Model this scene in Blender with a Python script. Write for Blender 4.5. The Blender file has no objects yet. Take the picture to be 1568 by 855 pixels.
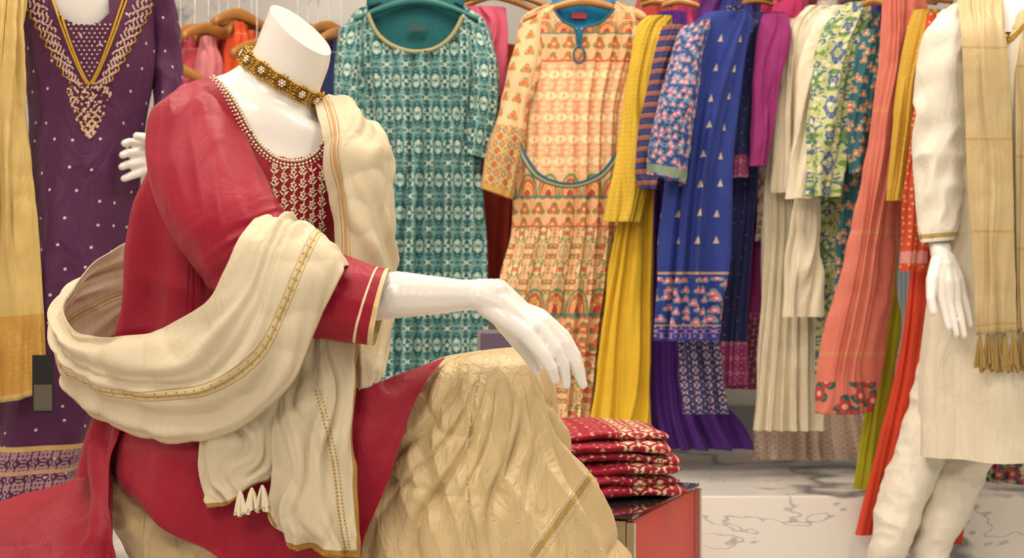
import bpy, bmesh, math, random, mathutils
from mathutils import Vector, noise
from mathutils.bvhtree import BVHTree
random.seed(4)
F=1570*50/36.0; CZ=0.8
def at(u,v,y): return Vector(((u-785)/F*y, y, CZ-(v-428)/F*y))
def lin(c):
    if isinstance(c,str):
        c=[int(c[i:i+2],16)/255 for i in (0,2,4)]
    return tuple([(x/12.92 if x<=.04045 else ((x+.055)/1.055)**2.4) for x in c])+(1,)
# ---------------- materials ----------------
class NB:
    def __init__(s,name):
        s.mat=bpy.data.materials.new(name); s.mat.use_nodes=True
        s.nt=s.mat.node_tree; s.b=s.nt.nodes['Principled BSDF']
    def n(s,t,**k):
        x=s.nt.nodes.new(t)
        for a,b in k.items(): setattr(x,a,b)
        return x
    def put(s,sock,v):
        if hasattr(v,'is_linked') or hasattr(v,'links'): s.nt.links.new(v,sock)
        else: sock.default_value=v
    def m(s,op,a,b=0.0,c=0.0,clamp=False):
        x=s.n('ShaderNodeMath',operation=op,use_clamp=clamp)
        s.put(x.inputs[0],a); s.put(x.inputs[1],b); s.put(x.inputs[2],c)
        return x.outputs[0]
    def mix(s,f,a,b):
        x=s.n('ShaderNodeMix',data_type='RGBA'); s.put(x.inputs[0],f); s.put(x.inputs[6],a); s.put(x.inputs[7],b)
        return x.outputs[2]
    def uv(s,name):
        x=s.n('ShaderNodeUVMap',uv_map=name); y=s.n('ShaderNodeSeparateXYZ'); s.nt.links.new(x.outputs[0],y.inputs[0])
        return y.outputs[0],y.outputs[1]
    def comb(s,a,b,c=0.0):
        x=s.n('ShaderNodeCombineXYZ'); s.put(x.inputs[0],a); s.put(x.inputs[1],b); s.put(x.inputs[2],c); return x.outputs[0]
    def noise(s,vec,scale,detail=2.0,rough=.5,dist=0.0):
        x=s.n('ShaderNodeTexNoise'); s.put(x.inputs['Vector'],vec); x.inputs['Scale'].default_value=scale
        x.inputs['Detail'].default_value=detail; x.inputs['Roughness'].default_value=rough; x.inputs['Distortion'].default_value=dist
        return x.outputs[0]
    def gt(s,a,b): return s.m('GREATER_THAN',a,b)
    def lt(s,a,b): return s.m('LESS_THAN',a,b)
    def band(s,x,lo,hi): return s.m('MULTIPLY',s.gt(x,lo),s.lt(x,hi))
def fabric(name,base,layers=(),rough=.7,sheen=.05,bump=.25,bscale=9,trans=0.0,metal=0.0,weave=True,spec=.3):
    k=NB(name); U,V=k.uv('m'); nu,nv=k.uv('n')
    col=lin(base)
    tc=k.n('ShaderNodeTexCoord').outputs['Object']
    big=k.noise(tc,7.0,3)
    c2=tuple(x*.78 for x in lin(base)[:3])+(1,)
    col=k.mix(k.m('MULTIPLY',big,.6),col,c2)
    for L in layers:
        t=L['t']; c=lin(L['c'])
        if t=='dots' or t=='flowers':
            sx=L['s']; vec=k.comb(k.m('MULTIPLY',U,sx),k.m('MULTIPLY',V,sx*L.get('asp',1.0)))
            vo=k.n('ShaderNodeTexVoronoi'); vo.voronoi_dimensions='2D'; k.put(vo.inputs['Vector'],vec); vo.inputs['Scale'].default_value=1
            vo.inputs['Randomness'].default_value=L.get('rand',.4)
            d=vo.outputs['Distance']
            if t=='flowers' or L.get('tri'):
                sub=k.n('ShaderNodeVectorMath',operation='SUBTRACT'); k.put(sub.inputs[0],vec); k.put(sub.inputs[1],vo.outputs['Position'])
                sp=k.n('ShaderNodeSeparateXYZ'); k.nt.links.new(sub.outputs[0],sp.inputs[0])
            if t=='flowers':
                ang=k.m('ARCTAN2',sp.outputs[1],sp.outputs[0])
                pet=k.m('MULTIPLY',k.m('ABSOLUTE',k.m('SINE',k.m('MULTIPLY',ang,L.get('np',5)/2))),L['r']*.45)
                f=k.lt(d,k.m('ADD',pet,L['r']*.6))
                leaf=L.get('leaf')
                if leaf:
                    p2=k.m('MULTIPLY',k.m('ABSOLUTE',k.m('SINE',k.m('ADD',k.m('MULTIPLY',ang,1.5),.7))),L['r']*1.0)
                    f2=k.lt(d,k.m('ADD',p2,L['r']*.5))
                    if 'vr' in L: f2=k.m('MULTIPLY',f2,k.band(nv,*L['vr']))
                    col=k.mix(f2,col,lin(leaf))
                if 'vr' in L: f=k.m('MULTIPLY',f,k.band(nv,*L['vr']))
                col=k.mix(f,col,c)
                f3=k.lt(d,L['r']*.35)
                if 'vr' in L: f3=k.m('MULTIPLY',f3,k.band(nv,*L['vr']))
                col=k.mix(f3,col,lin(L.get('c2',L['c'])))
                continue
            if L.get('tri'):
                yy=k.m('ADD',sp.outputs[1],L['r'])
                f=k.m('MULTIPLY',k.lt(k.m('MULTIPLY',k.m('ABSOLUTE',sp.outputs[0]),2.2),yy),k.lt(yy,L['r']*2))
            else: f=k.lt(d,L['r'])
        elif t=='orn':
            tx,ty=L['tile']
            pu=k.m('PINGPONG',U,tx); pv=k.m('PINGPONG',k.m('ADD',V,L.get('off',0.0)),ty)
            z=L.get('seed',0.0)
            nz=k.noise(k.comb(pu,pv,z),L['s'],L.get('d',1.0),.5,L.get('dist',.6))
            f=k.gt(nz,L['th'])
        elif t=='ustripe':
            f=k.lt(k.m('FRACT',k.m('ADD',k.m('DIVIDE',U,L['p']),L.get('o',0.0))),L['w'])
        elif t=='vstripe':
            f=k.lt(k.m('FRACT',k.m('ADD',k.m('DIVIDE',V,L['p']),L.get('o',0.0))),L['w'])
        elif t=='vband': f=k.band(nv,L['a'],L['b'])
        elif t=='uband': f=k.band(nu,L['a'],L['b'])
        elif t=='scallop':
            pu=k.m('PINGPONG',U,L['p'])
            a_=k.m('DIVIDE',pu,L['p']); y_=k.m('DIVIDE',k.m('SUBTRACT',nv,L['v0']),L['h'])
            r_=k.m('SQRT',k.m('ADD',k.m('MULTIPLY',a_,a_),k.m('MULTIPLY',y_,y_)))
            f=k.m('MULTIPLY',k.band(r_,L['a'],L['b']),k.lt(y_,0.0))
        if 'vr' in L and t not in('vband',): f=k.m('MULTIPLY',f,k.band(nv,*L['vr']))
        if 'ur' in L: f=k.m('MULTIPLY',f,k.band(nu,*L['ur']))
        if 'op' in L: f=k.m('MULTIPLY',f,L['op'])
        col=k.mix(f,col,c)
    k.put(k.b.inputs['Base Color'],col)
    k.b.inputs['Roughness'].default_value=rough; k.b.inputs['Metallic'].default_value=metal
    k.b.inputs['Sheen Weight'].default_value=sheen; k.b.inputs['Specular IOR Level'].default_value=spec
    mp=k.n('ShaderNodeMapping'); k.put(mp.inputs['Vector'],tc); mp.inputs['Scale'].default_value=(2.2,2.2,.8)
    a=k.noise(mp.outputs[0],bscale,4,.55,1.2)
    h=a
    if weave:
        w=k.noise(k.comb(U,V),900,1)
        h=k.m('ADD',a,k.m('MULTIPLY',w,.03))
    bp=k.n('ShaderNodeBump'); bp.inputs['Strength'].default_value=bump; bp.inputs['Distance'].default_value=.03; k.put(bp.inputs['Height'],h)
    k.nt.links.new(bp.outputs[0],k.b.inputs['Normal'])
    if trans>0:
        tr=k.n('ShaderNodeBsdfTranslucent'); k.put(tr.inputs[0],col)
        mx=k.n('ShaderNodeMixShader'); mx.inputs[0].default_value=trans
        k.nt.links.new(k.b.outputs[0],mx.inputs[1]); k.nt.links.new(tr.outputs[0],mx.inputs[2])
        out=k.nt.nodes['Material Output']; k.nt.links.new(mx.outputs[0],out.inputs[0])
    return k.mat
def plain(name,c,rough=.4,metal=0.0,coat=0.0):
    k=NB(name)
    tc=k.n('ShaderNodeTexCoord').outputs['Object']
    nz=k.noise(tc,12.0,3); cc=lin(c)
    k.put(k.b.inputs['Base Color'],k.mix(k.m('MULTIPLY',nz,.25),cc,tuple(x*.9 for x in cc[:3])+(1,)))
    k.b.inputs['Roughness'].default_value=rough; k.b.inputs['Metallic'].default_value=metal; k.b.inputs['Coat Weight'].default_value=coat
    return k.mat
def marble(name,base='e4e2de',vein='8d8c8c',rough=.12,scale=1.6,th=.03,seed=0.0,cloud='d2d1cf',st=1.8):
    k=NB(name); tc=k.n('ShaderNodeTexCoord').outputs['Object']
    mp=k.n('ShaderNodeMapping'); k.put(mp.inputs['Vector'],tc); mp.inputs['Rotation'].default_value=(.3,.8,.4); mp.inputs['Location'].default_value=(seed,seed*.7,0); mp.inputs['Scale'].default_value=(.8,.8,1.8)
    a=k.noise(mp.outputs[0],scale,4,.5,.3)
    v1=k.m('SUBTRACT',1.0,k.m('DIVIDE',k.m('ABSOLUTE',k.m('SUBTRACT',a,.5)),th*.45),clamp=True)
    b=k.noise(mp.outputs[0],scale*2.1,4,.6,.3)
    v2=k.m('SUBTRACT',1.0,k.m('DIVIDE',k.m('ABSOLUTE',k.m('SUBTRACT',b,.52)),th*.2),clamp=True)
    msk=k.noise(mp.outputs[0],scale*.8,2)
    f=k.m('MULTIPLY',k.m('ADD',v1,k.m('MULTIPLY',v2,.5)),k.m('MULTIPLY',msk,st),clamp=True)
    cl=k.mix(k.m('MULTIPLY',k.noise(mp.outputs[0],scale*1.5,3),.3),lin(base),lin(cloud))
    k.put(k.b.inputs['Base Color'],k.mix(f,cl,lin(vein)))
    k.b.inputs['Roughness'].default_value=rough
    return k.mat
# ---------------- geometry ----------------
def cr(p0,p1,p2,p3,t):
    return .5*((2*p1)+(-p0+p2)*t+(2*p0-5*p1+4*p2-p3)*t*t+(-p0+3*p1-3*p2+p3)*t**3)
def spl(arr,x):
    n=len(arr)-1; x=max(0,min(n-1e-9,x)); i=int(x); t=x-i
    g=lambda j: arr[j] if 0<=j<=n else (2*arr[0]-arr[1] if j<0 else 2*arr[n]-arr[n-1])
    return cr(g(i-1),arr[i],arr[i+1],g(i+2),t)
def mkobj(name,verts,faces,uvm,uvn,mat,smooth=True):
    me=bpy.data.meshes.new(name); me.from_pydata([tuple(v) for v in verts],[],faces)
    a=me.uv_layers.new(name='m'); b=me.uv_layers.new(name='n')
    i=0
    for fi,f in enumerate(faces):
        for j in range(len(f)):
            a.data[i].uv=uvm[fi][j]; b.data[i].uv=uvn[fi][j]; i+=1
    ob=bpy.data.objects.new(name,me); bpy.context.scene.collection.objects.link(ob)
    me.materials.append(mat)
    if smooth:
        for p in me.polygons: p.use_smooth=True
    return ob
def N3(p,s,seed=0): return noise.noise(Vector((p[0]*s[0]+seed*7.3,p[1]*s[1]+seed*3.1,p[2]*s[2]+seed)))
def loft(name,rows,mat,seg=96,nv=90,fold=None,cap0=False,cap1=False,cut=None,off=0.0):
    cs=[];As=[];Bs=[]
    for r in rows:
        L=at(r[0],r[1],r[4]); R=at(r[2],r[3],r[4]); cs.append((L+R)/2); As.append((R-L)/2)
        bz=r[6] if len(r)>6 else 0
        Bs.append(Vector((0,r[5],r[5]*bz)))
    n=len(rows)-1; verts=[]; U=[]; Vv=[]; vl=0; pc=None
    for j in range(nv+1):
        x=j/nv*n; c=spl(cs,x); a=spl(As,x); b=spl(Bs,x)
        if pc is not None: vl+=(c-pc).length
        pc=c; ring=[];al=[0]
        for i in range(seg+1):
            ph=-math.pi/2+2*math.pi*i/seg
            co,si=math.cos(ph),math.sin(ph)
            p=c-a*co-b*si; ring.append((p,ph))
            if i: al.append(al[-1]+(p-ring[i-1][0]).length)
        for i in range(seg):
            p,ph=ring[i]; co,si=math.cos(ph),math.sin(ph)
            nr=-(a/max(1e-6,a.length_squared))*co-(b/max(1e-6,b.length_squared))*si
            nr.normalize()
            d=off
            if fold: d+=fold(al[i]/max(al[-1],1e-6),j/nv,p,ph)
            verts.append(p+nr*d)
        U.append([q-al[-1]/2 for q in al]); Vv.append(vl)
    faces=[];um=[];un=[]
    for j in range(nv):
        for i in range(seg):
            i2=(i+1)%seg
            f=(j*seg+i,j*seg+i2,(j+1)*seg+i2,(j+1)*seg+i)
            if cut:
                q=(verts[f[0]]+verts[f[2]])/2
                u=785+q.x/q.y*F; v=428-(q.z-CZ)/q.y*F
                if cut(u,v,q,(i+.5)/seg,j/nv): continue
            faces.append(f)
            um.append([(U[j][i],Vv[j]),(U[j][i+1],Vv[j]),(U[j+1][i+1],Vv[j+1]),(U[j+1][i],Vv[j+1])])
            un.append([(i/seg,j/nv),((i+1)/seg,j/nv),((i+1)/seg,(j+1)/nv),(i/seg,(j+1)/nv)])
    for cp,j in ((cap0,0),(cap1,nv)):
        if cp:
            idx=[j*seg+i for i in range(seg)]
            o=len(verts)
            for i in idx: verts.append(verts[i].copy())
            c=sum((verts[q] for q in idx),Vector())/seg; verts.append(c); ci=len(verts)-1
            for i in range(seg):
                a_,b_=o+i,o+(i+1)%seg
                faces.append((b_,a_,ci) if j==0 else (a_,b_,ci)); um.append([(0,Vv[j])]*3); un.append([(.5,j/nv)]*3)
    return mkobj(name,verts,faces,um,un,mat)
def sheet(name,grid,mat,nu=60,nv=100,fold=None,thick=.0012):
    g=[[at(*p) for p in r] for r in grid]
    R=len(g)-1;C=len(g[0])-1
    P=[]
    for j in range(nv+1):
        row=[spl([g[a][c] for a in range(R+1)],j/nv*R) for c in range(C+1)]
        P.append([spl(row,i/nu*C) for i in range(nu+1)])
    Nn=[[None]*(nu+1) for _ in range(nv+1)]
    for j in range(nv+1):
        for i in range(nu+1):
            du=P[j][min(i+1,nu)]-P[j][max(i-1,0)]; dv=P[min(j+1,nv)][i]-P[max(j-1,0)][i]
            n=du.cross(dv); n.normalize(); Nn[j][i]=n
    verts=[];uvm=[];uvn=[];vl=0
    for j in range(nv+1):
        if j: vl+=(P[j][nu//2]-P[j-1][nu//2]).length
        w=0
        for i in range(nu+1):
            if i: w+=(P[j][i]-P[j][i-1]).length
            p=P[j][i]
            if fold: p=p+Nn[j][i]*fold(i/nu,j/nv,p)
            verts.append(p); uvm.append((w,vl)); uvn.append((i/nu,j/nv))
    faces=[];a=[];b=[]
    for j in range(nv):
        for i in range(nu):
            f=(j*(nu+1)+i,j*(nu+1)+i+1,(j+1)*(nu+1)+i+1,(j+1)*(nu+1)+i)
            faces.append(f); a.append([uvm[q] for q in f]); b.append([uvn[q] for q in f])
    ob=mkobj(name,verts,faces,a,b,mat)
    if thick:
        s=ob.modifiers.new('t','SOLIDIFY'); s.thickness=thick; s.offset=0
    return ob
def curve_tube(name,pts,r,mat,res=6,cyc=False,bezier=True):
    cu=bpy.data.curves.new(name,'CURVE'); cu.dimensions='3D'; cu.bevel_depth=r; cu.bevel_resolution=2; cu.resolution_u=res
    s=cu.splines.new('NURBS' if bezier else 'POLY'); s.points.add(len(pts)-1)
    for q,p in zip(s.points,pts): q.co=(p[0],p[1],p[2],1)
    if bezier: s.order_u=3; s.use_endpoint_u=True
    s.use_cyclic_u=cyc
    ob=bpy.data.objects.new(name,cu); bpy.context.scene.collection.objects.link(ob); cu.materials.append(mat)
    return ob
_ico=None
def beads(name,pts,mat,r=.003):
    global _ico
    if _ico is None:
        bm=bmesh.new(); bmesh.ops.create_icosphere(bm,subdivisions=1,radius=1)
        _ico=([v.co.copy() for v in bm.verts],[[v.index for v in f.verts] for f in bm.faces]); bm.free()
    vs=[];fs=[]
    for p in pts:
        if isinstance(p,Vector): p=(p,r)
        o=len(vs)
        for c in _ico[0]: vs.append(p[0]+c*p[1])
        for f in _ico[1]: fs.append([o+q for q in f])
    me=bpy.data.meshes.new(name); me.from_pydata([tuple(v) for v in vs],[],fs)
    ob=bpy.data.objects.new(name,me); bpy.context.scene.collection.objects.link(ob); me.materials.append(mat)
    for p in me.polygons: p.use_smooth=True
    return ob
def box(name,c,s,mat,rot=0,bev=.004):
    bm=bmesh.new(); bmesh.ops.create_cube(bm,size=1)
    for v in bm.verts: v.co=Vector((v.co.x*s[0],v.co.y*s[1],v.co.z*s[2]))
    if bev: bmesh.ops.bevel(bm,geom=bm.edges[:],offset=bev,segments=2,affect='EDGES')
    me=bpy.data.meshes.new(name); bm.to_mesh(me); bm.free()
    ob=bpy.data.objects.new(name,me); ob.location=c; ob.rotation_euler=(0,0,rot); bpy.context.scene.collection.objects.link(ob); me.materials.append(mat)
    return ob
def group(name,parts):
    parts=[p for p in parts if p]
    bpy.context.view_layer.update()
    e=bpy.data.objects.new(name,None); bpy.context.scene.collection.objects.link(e); e.empty_display_size=.1
    c=Vector();k=0
    for p in parts:
        for q in p.bound_box: c+=p.matrix_world@Vector(q);k+=1
    e.location=c/k; bpy.context.view_layer.update()
    for p in parts:
        p.parent=e; p.matrix_parent_inverse=e.matrix_world.inverted()
    return e
def limb(name,chains,mat,vox=.0024,smooth=6):
    bm=bmesh.new()
    for ch in chains:
        pts=[(at(*c[:3]),c[3]) for c in ch]
        q=[]
        for a,b in zip(pts,pts[1:]):
            d=(b[0]-a[0]).length; n=max(2,int(d/(.35*min(a[1],b[1]))))
            for i in range(n): t=i/n; q.append((a[0].lerp(b[0],t),a[1]*(1-t)+b[1]*t))
        q.append(pts[-1])
        for p,r in q:
            bmesh.ops.create_icosphere(bm,subdivisions=2,radius=r,matrix=mathutils.Matrix.Translation(p))
    me=bpy.data.meshes.new(name); bm.to_mesh(me); bm.free()
    ob=bpy.data.objects.new(name,me); bpy.context.scene.collection.objects.link(ob); me.materials.append(mat)
    m=ob.modifiers.new('r','REMESH'); m.mode='VOXEL'; m.voxel_size=vox; m.use_smooth_shade=True
    m=ob.modifiers.new('s','SMOOTH'); m.factor=.5; m.iterations=smooth
    return ob
def bvh(ob):
    me=ob.data; return BVHTree.FromPolygons([v.co for v in me.vertices],[p.vertices[:] for p in me.polygons])
CAM=Vector((0,0,CZ))
def onto(t,u,v,off=.002):
    d=(at(u,v,1)-CAM).normalized(); h=t.ray_cast(CAM,d)
    if h[0] is None: return None
    return h[0]-d*off
def inpoly(x,y,P):
    c=False;j=len(P)-1
    for i in range(len(P)):
        if (P[i][1]>y)!=(P[j][1]>y) and x<(P[j][0]-P[i][0])*(y-P[i][1])/(P[j][1]-P[i][1])+P[i][0]: c=not c
        j=i
    return c
def poly_pts(P,step):
    V=[Vector((a[0],a[1],0)) for a in P]
    n=len(V)-1; dense=[spl(V,k/300*n) for k in range(301)]
    acc=0; out=[dense[0]]
    for a,b in zip(dense,dense[1:]):
        acc+=(b-a).length
        if acc>=step: out.append(b); acc=0
    return out
# ---------- fold functions ----------
def pleat(n,a0,a1,seed=0,pw=1.0,drift=.6):
    def f(s,t,p,ph=0):
        A=a0+(a1-a0)*t**pw
        w=drift*noise.noise(Vector((s*4+seed*5.1,t*1.6,seed)))
        x=2*math.pi*(n*s+w*1.6)+seed
        k=.5+.7*noise.noise(Vector((s*9+seed,t*2.2,seed*2.7)))
        return A*(math.sin(x)*.8+.35*math.sin(2.3*x+1))*(.5+k) + (A*.35+.001)*N3(p,(25,25,6),seed)
    return f
def crump(a,sx=(14,14,9),seed=0,a2=.3):
    def f(s,t,p,ph=0):
        n1=N3(p,sx,seed); n2=N3(p,(sx[0]*2.4,sx[1]*2.4,sx[2]*2.2),seed+3)
        return a*((1-abs(n1)*2.2)+a2*(1-abs(n2)*2)-.8)
    return f
def addf(*fs): return lambda s,t,p,ph=0: sum(f(s,t,p,ph) for f in fs)
def ss(a,b,x):
    x=max(0,min(1,(x-a)/(b-a))); return x*x*(3-2*x)
def crease(x,w=2.2): return -max(0.0,1-abs(math.sin(x))*w)**1.4

# ---------------- shared materials ----------------
M_man=plain('mannequin_white','ebe8e5',rough=.28,coat=.3)
M_gold=plain('gold_bead','b8923c',rough=.32,metal=.85)
M_silv=plain('silver_bead','e4d4b4',rough=.3,metal=.5)
M_pearl=plain('pearl_bead','f0e2cc',rough=.25)
M_wood=plain('hanger_wood','b07838',rough=.35,coat=.3)
M_chrome=plain('chrome','d8d8d8',rough=.12,metal=1)
M_red=fabric('crimson_silk','980a2c',rough=.5,bump=.4,bscale=4)
M_redS=fabric('crimson_silk_sleeve','9c0b2e',[dict(t='vband',a=.948,b=.955,c='ecd4b0'),dict(t='vband',a=.985,b=1.01,c='e0c695')],rough=.5,bump=.35,bscale=4)
M_duB=fabric('cream_dupatta_band','ebdfc4',[dict(t='uband',a=.58,b=.66,c='dccda4',op=.8),dict(t='uband',a=.615,b=.635,c='c4a464'),dict(t='uband',a=.66,b=.667,c='b8975a'),dict(t='uband',a=.575,b=.582,c='b8975a'),dict(t='uband',a=.985,b=1.0,c='d8c69c')],rough=.6,bump=.4,bscale=6,trans=.18)
M_duA=fabric('cream_dupatta_shoulder','e8dcbf',[dict(t='uband',a=.12,b=.135,c='c09458'),dict(t='uband',a=.16,b=.21,c='d2aa74'),dict(t='uband',a=.235,b=.25,c='c89662')],rough=.6,bump=.4,bscale=6,trans=.18)
M_duC=fabric('cream_dupatta_tail','e4d8bc',[dict(t='uband',a=.955,b=1.0,c='ac8442'),dict(t='vband',a=.955,b=1.01,c='ac8442')],rough=.6,bump=.4,bscale=7,trans=.2)
M_skirt=fabric('champagne_silk_skirt','dcc496',rough=.34,sheen=.0,bump=.55,bscale=8,spec=.6)

# ================= HERO: seated mannequin =================
body=[(415,10,507,82,2.13,.054,.42),(401,45,503,105,2.135,.052,.35),(386,80,488,148,2.14,.052,.2),(352,110,487,180,2.15,.062,.1),
 (300,130,520,205,2.16,.085),(256,162,552,222,2.17,.10),(240,205,563,250,2.18,.113),(237,260,560,290,2.18,.12),
 (240,340,535,345,2.18,.11),(230,430,505,430,2.18,.10),(225,500,495,500,2.18,.10),(215,580,500,580,2.19,.11),(200,660,520,660,2.2,.12),(190,740,530,740,2.2,.13),(210,830,490,830,2.2,.12),(240,868,460,868,2.2,.09)]
hb=loft('torso_body',body,M_man,seg=96,nv=160,cap0=True,cap1=True)
krows=[(330,117,505,192,2.155,.073)]+[(r[0]-(8 if r[1]<300 else 0),r[1],r[2]+6,r[3],r[4],r[5]+.006) for r in body[4:8]]+[(205,330,552,345,2.18,.128),(196,430,524,430,2.18,.122),(188,520,514,520,2.185,.13),(170,600,530,600,2.19,.142),(150,670,555,670,2.2,.158),(140,720,570,700,2.2,.165)]
NECK=[(300,0),(322,108),(336,122),(352,140),(366,162),(376,182),(388,204),(402,222),(422,238),(446,244),(472,240),(490,226),(499,205),(501,150),(520,0)]
def cutk(u,v,q,s,t):
    if q.y<2.16: return inpoly(u,v,NECK)
    return v<128
def hfold(s,t,p,ph):
    d=.004*N3(p,(12,12,7),2)
    side=max(0,min(1,(.0-p.x-.38)/.2))
    d+=(.006+.012*t)*side*math.sin(2*math.pi*9*s+3*t)*ss(.25,.5,t)
    d+=.004*(1-2.2*abs(N3(p,(7,7,12),12)))*ss(.3,.5,t)
    return d
hk=loft('kurta_bodice',krows,M_red,seg=320,nv=260,fold=hfold,cut=cutk)
TK=bvh(hk)
def slf(s,t,p,ph):
    d=.0065*(1-2.6*abs(noise.noise(Vector((s*6+t*2.0,t*2.4,3.3)))))*ss(.0,.12,t)
    d+=.003*(1-2.6*abs(noise.noise(Vector((s*14+t*4.0,t*5,8.3)))))*ss(.0,.12,t)
    el=math.exp(-((t-.60)/.12)**2)
    d+=.006*el*(1-2.2*abs(noise.noise(Vector((s*3,t*26,1.3)))))
    return d*(1-.6*ss(.8,.95,t))-.002
hs=loft('kurta_sleeve_near',[(272,142,318,128,2.15,.05),(243,170,350,158,2.12,.072),(232,225,374,205,2.08,.076),(240,295,396,255,2.03,.074),(275,368,418,303,1.99,.07),(322,430,442,345,1.975,.062),(368,485,470,375,1.968,.058),(430,508,506,393,1.96,.056),(505,520,556,403,1.95,.056),(573,531,597,413,1.94,.052)],M_redS,seg=160,nv=200,fold=slf)
hs2=loft('kurta_sleeve_far',[(500,160,555,215,2.24,.06),(520,210,580,260,2.27,.07),(520,330,590,330,2.3,.06),(510,450,590,450,2.28,.055),(520,570,580,560,2.22,.05)],M_red,nv=60,fold=crump(.006))
harm=limb('forearm_and_hand_near',[
 [(470,452,1.955,.040),(560,455,1.95,.036),(610,452,1.945,.033),(660,453,1.945,.028),(705,453,1.945,.0225),(735,452,1.945,.0215),(757,452,1.945,.022)],
 [(735,450,1.945,.021),(762,450,1.955,.021),(800,482,1.958,.018),(826,498,1.955,.014)],
 [(735,455,1.94,.020),(765,466,1.94,.020),(800,497,1.935,.017),(815,505,1.93,.013)],
 [(745,468,1.94,.016),(775,490,1.93,.015),(806,512,1.922,.0125),(833,545,1.915,.0098),(846,566,1.915,.0086),(851,583,1.92,.0066)],
 [(790,482,1.94,.015),(822,503,1.935,.013),(852,537,1.928,.0102),(864,562,1.93,.0092),(868,590,1.933,.0068)],
 [(790,476,1.955,.015),(832,495,1.95,.013),(866,529,1.945,.0104),(882,560,1.945,.0092),(894,590,1.948,.0068)],
 [(790,474,1.97,.015),(828,486,1.972,.0125),(864,516,1.970,.0102),(882,546,1.968,.009),(892,574,1.968,.0066)],
 [(755,465,1.965,.017),(776,498,1.985,.0145),(796,526,1.99,.0115),(814,550,1.985,.0098),(824,568,1.98,.0076)]],M_man,vox=.0022,smooth=4)
harm2=limb('hand_far',[[(545,540,2.22,.03),(550,590,2.19,.022),(556,620,2.17,.02)],[(552,620,2.17,.017),(548,660,2.15,.01),(546,690,2.14,.007)],[(556,620,2.17,.017),(560,664,2.14,.01),(560,694,2.13,.007)],[(562,620,2.17,.017),(574,660,2.15,.01),(576,690,2.14,.007)],[(566,620,2.18,.016),(586,654,2.17,.01),(590,680,2.16,.007)],[(562,610,2.15,.014),(584,626,2.12,.010),(596,642,2.11,.008)]],M_man,vox=.003)
hip=loft('trouser_hip',[(165,690,560,680,2.18,.12),(162,730,560,720,2.17,.14),(168,780,560,770,2.17,.16),(190,825,560,820,2.16,.165),(228,865,550,860,2.15,.16),(300,905,520,900,2.14,.12)],M_skirt,seg=128,nv=80,fold=crump(.007,(4,10,16),3),cap1=True)
thigh=loft('trouser_thigh',[(330,880,330,690,2.12,.08),(450,870,450,660,2.11,.09),(580,830,590,610,2.1,.09),(700,720,720,570,2.09,.08),(770,660,790,565,2.08,.06)],M_skirt,seg=96,nv=60,fold=crump(.006,(10,10,10),4))
def skf(s,t,p,ph):
    g=min(1,t*3.2)
    w=.25*noise.noise(Vector((s*6,t*2.5,4)))
    x=2*math.pi*(15*s+w*3+ 2.6*(1-t)*(1 if s<.5 else .2))
    k=.4+1.3*max(0,.5+noise.noise(Vector((s*11,t*3,7))))
    a=(1-abs(math.sin(x/2))*1.7)
    x2=2*math.pi*(7*s-1.6*t+w)
    b=1-abs(math.sin(x2))*1.6
    # drapes radiating from the knee
    kx=p.x; kz=p.z-.72
    th=math.atan2(kx,-kz+.02); r=math.hypot(kx,kz)
    wob=noise.noise(Vector((th*2,r*5,2.2))); wob2=noise.noise(Vector((th*3,r*9,6.2)))
    dp=ss(.04,.16,r)
    c1=crease(th*9+wob*2.4,2.0)*.016*dp*max(.2,.7+.9*wob2)
    c2=crease(th*19+wob*3.6+1,1.8)*.008*dp*max(0,.6-1.2*wob2)
    # sagging swags on the thigh side
    sw=crease((r*26+wob*2.0+th*1.2),2.4)*.006*dp*ss(-.1,-.7,th)
    return g*(.0045*a*(.5+t)*k+.006*b*(.5+t))+(c1+c2+sw)*g+.003*N3(p,(22,22,9),8)*g+.0025*(1-2*abs(N3(p,(30,30,14),18)))*g+.004*g
skirt=loft('draped_skirt',[(715,541,785,533,2.09,.02),(682,548,815,539,2.09,.055),(645,566,836,560,2.09,.085),(615,605,846,605,2.09,.105),(590,655,858,648,2.09,.115),(560,715,882,700,2.09,.125),(535,780,918,765,2.09,.135),(510,860,956,850,2.1,.15),(495,960,1000,960,2.1,.17),(490,1120,1030,1120,2.1,.18)],M_skirt,seg=520,nv=280,fold=skf,cap0=True)
TS=bvh(skirt)
bd=[];bd2=[]
for k in range(90):
    t=k/89; u=905-88*t; v=732+122*t
    for o in (-9,-6,6,9):
        h=onto(TS,u+o*.8,v+o*.6,.0003)
        if h: bd.append((h,.0014))
    for o in(-3,0,3):
        h=onto(TS,u+o*.8+(k%2),v+o*.6,.0)
        if h: bd2.append((h,.0017))
for _ in range(14):
    h=onto(TS,random.uniform(700,940),random.uniform(790,856),.0005)
    if h: bd.append((h,.0015))
skb=beads('skirt_silver_border',bd,M_silv); skb2=beads('skirt_gold_border',bd2,plain('pale_gold','c9ac70',rough=.35,metal=.5))
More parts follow.
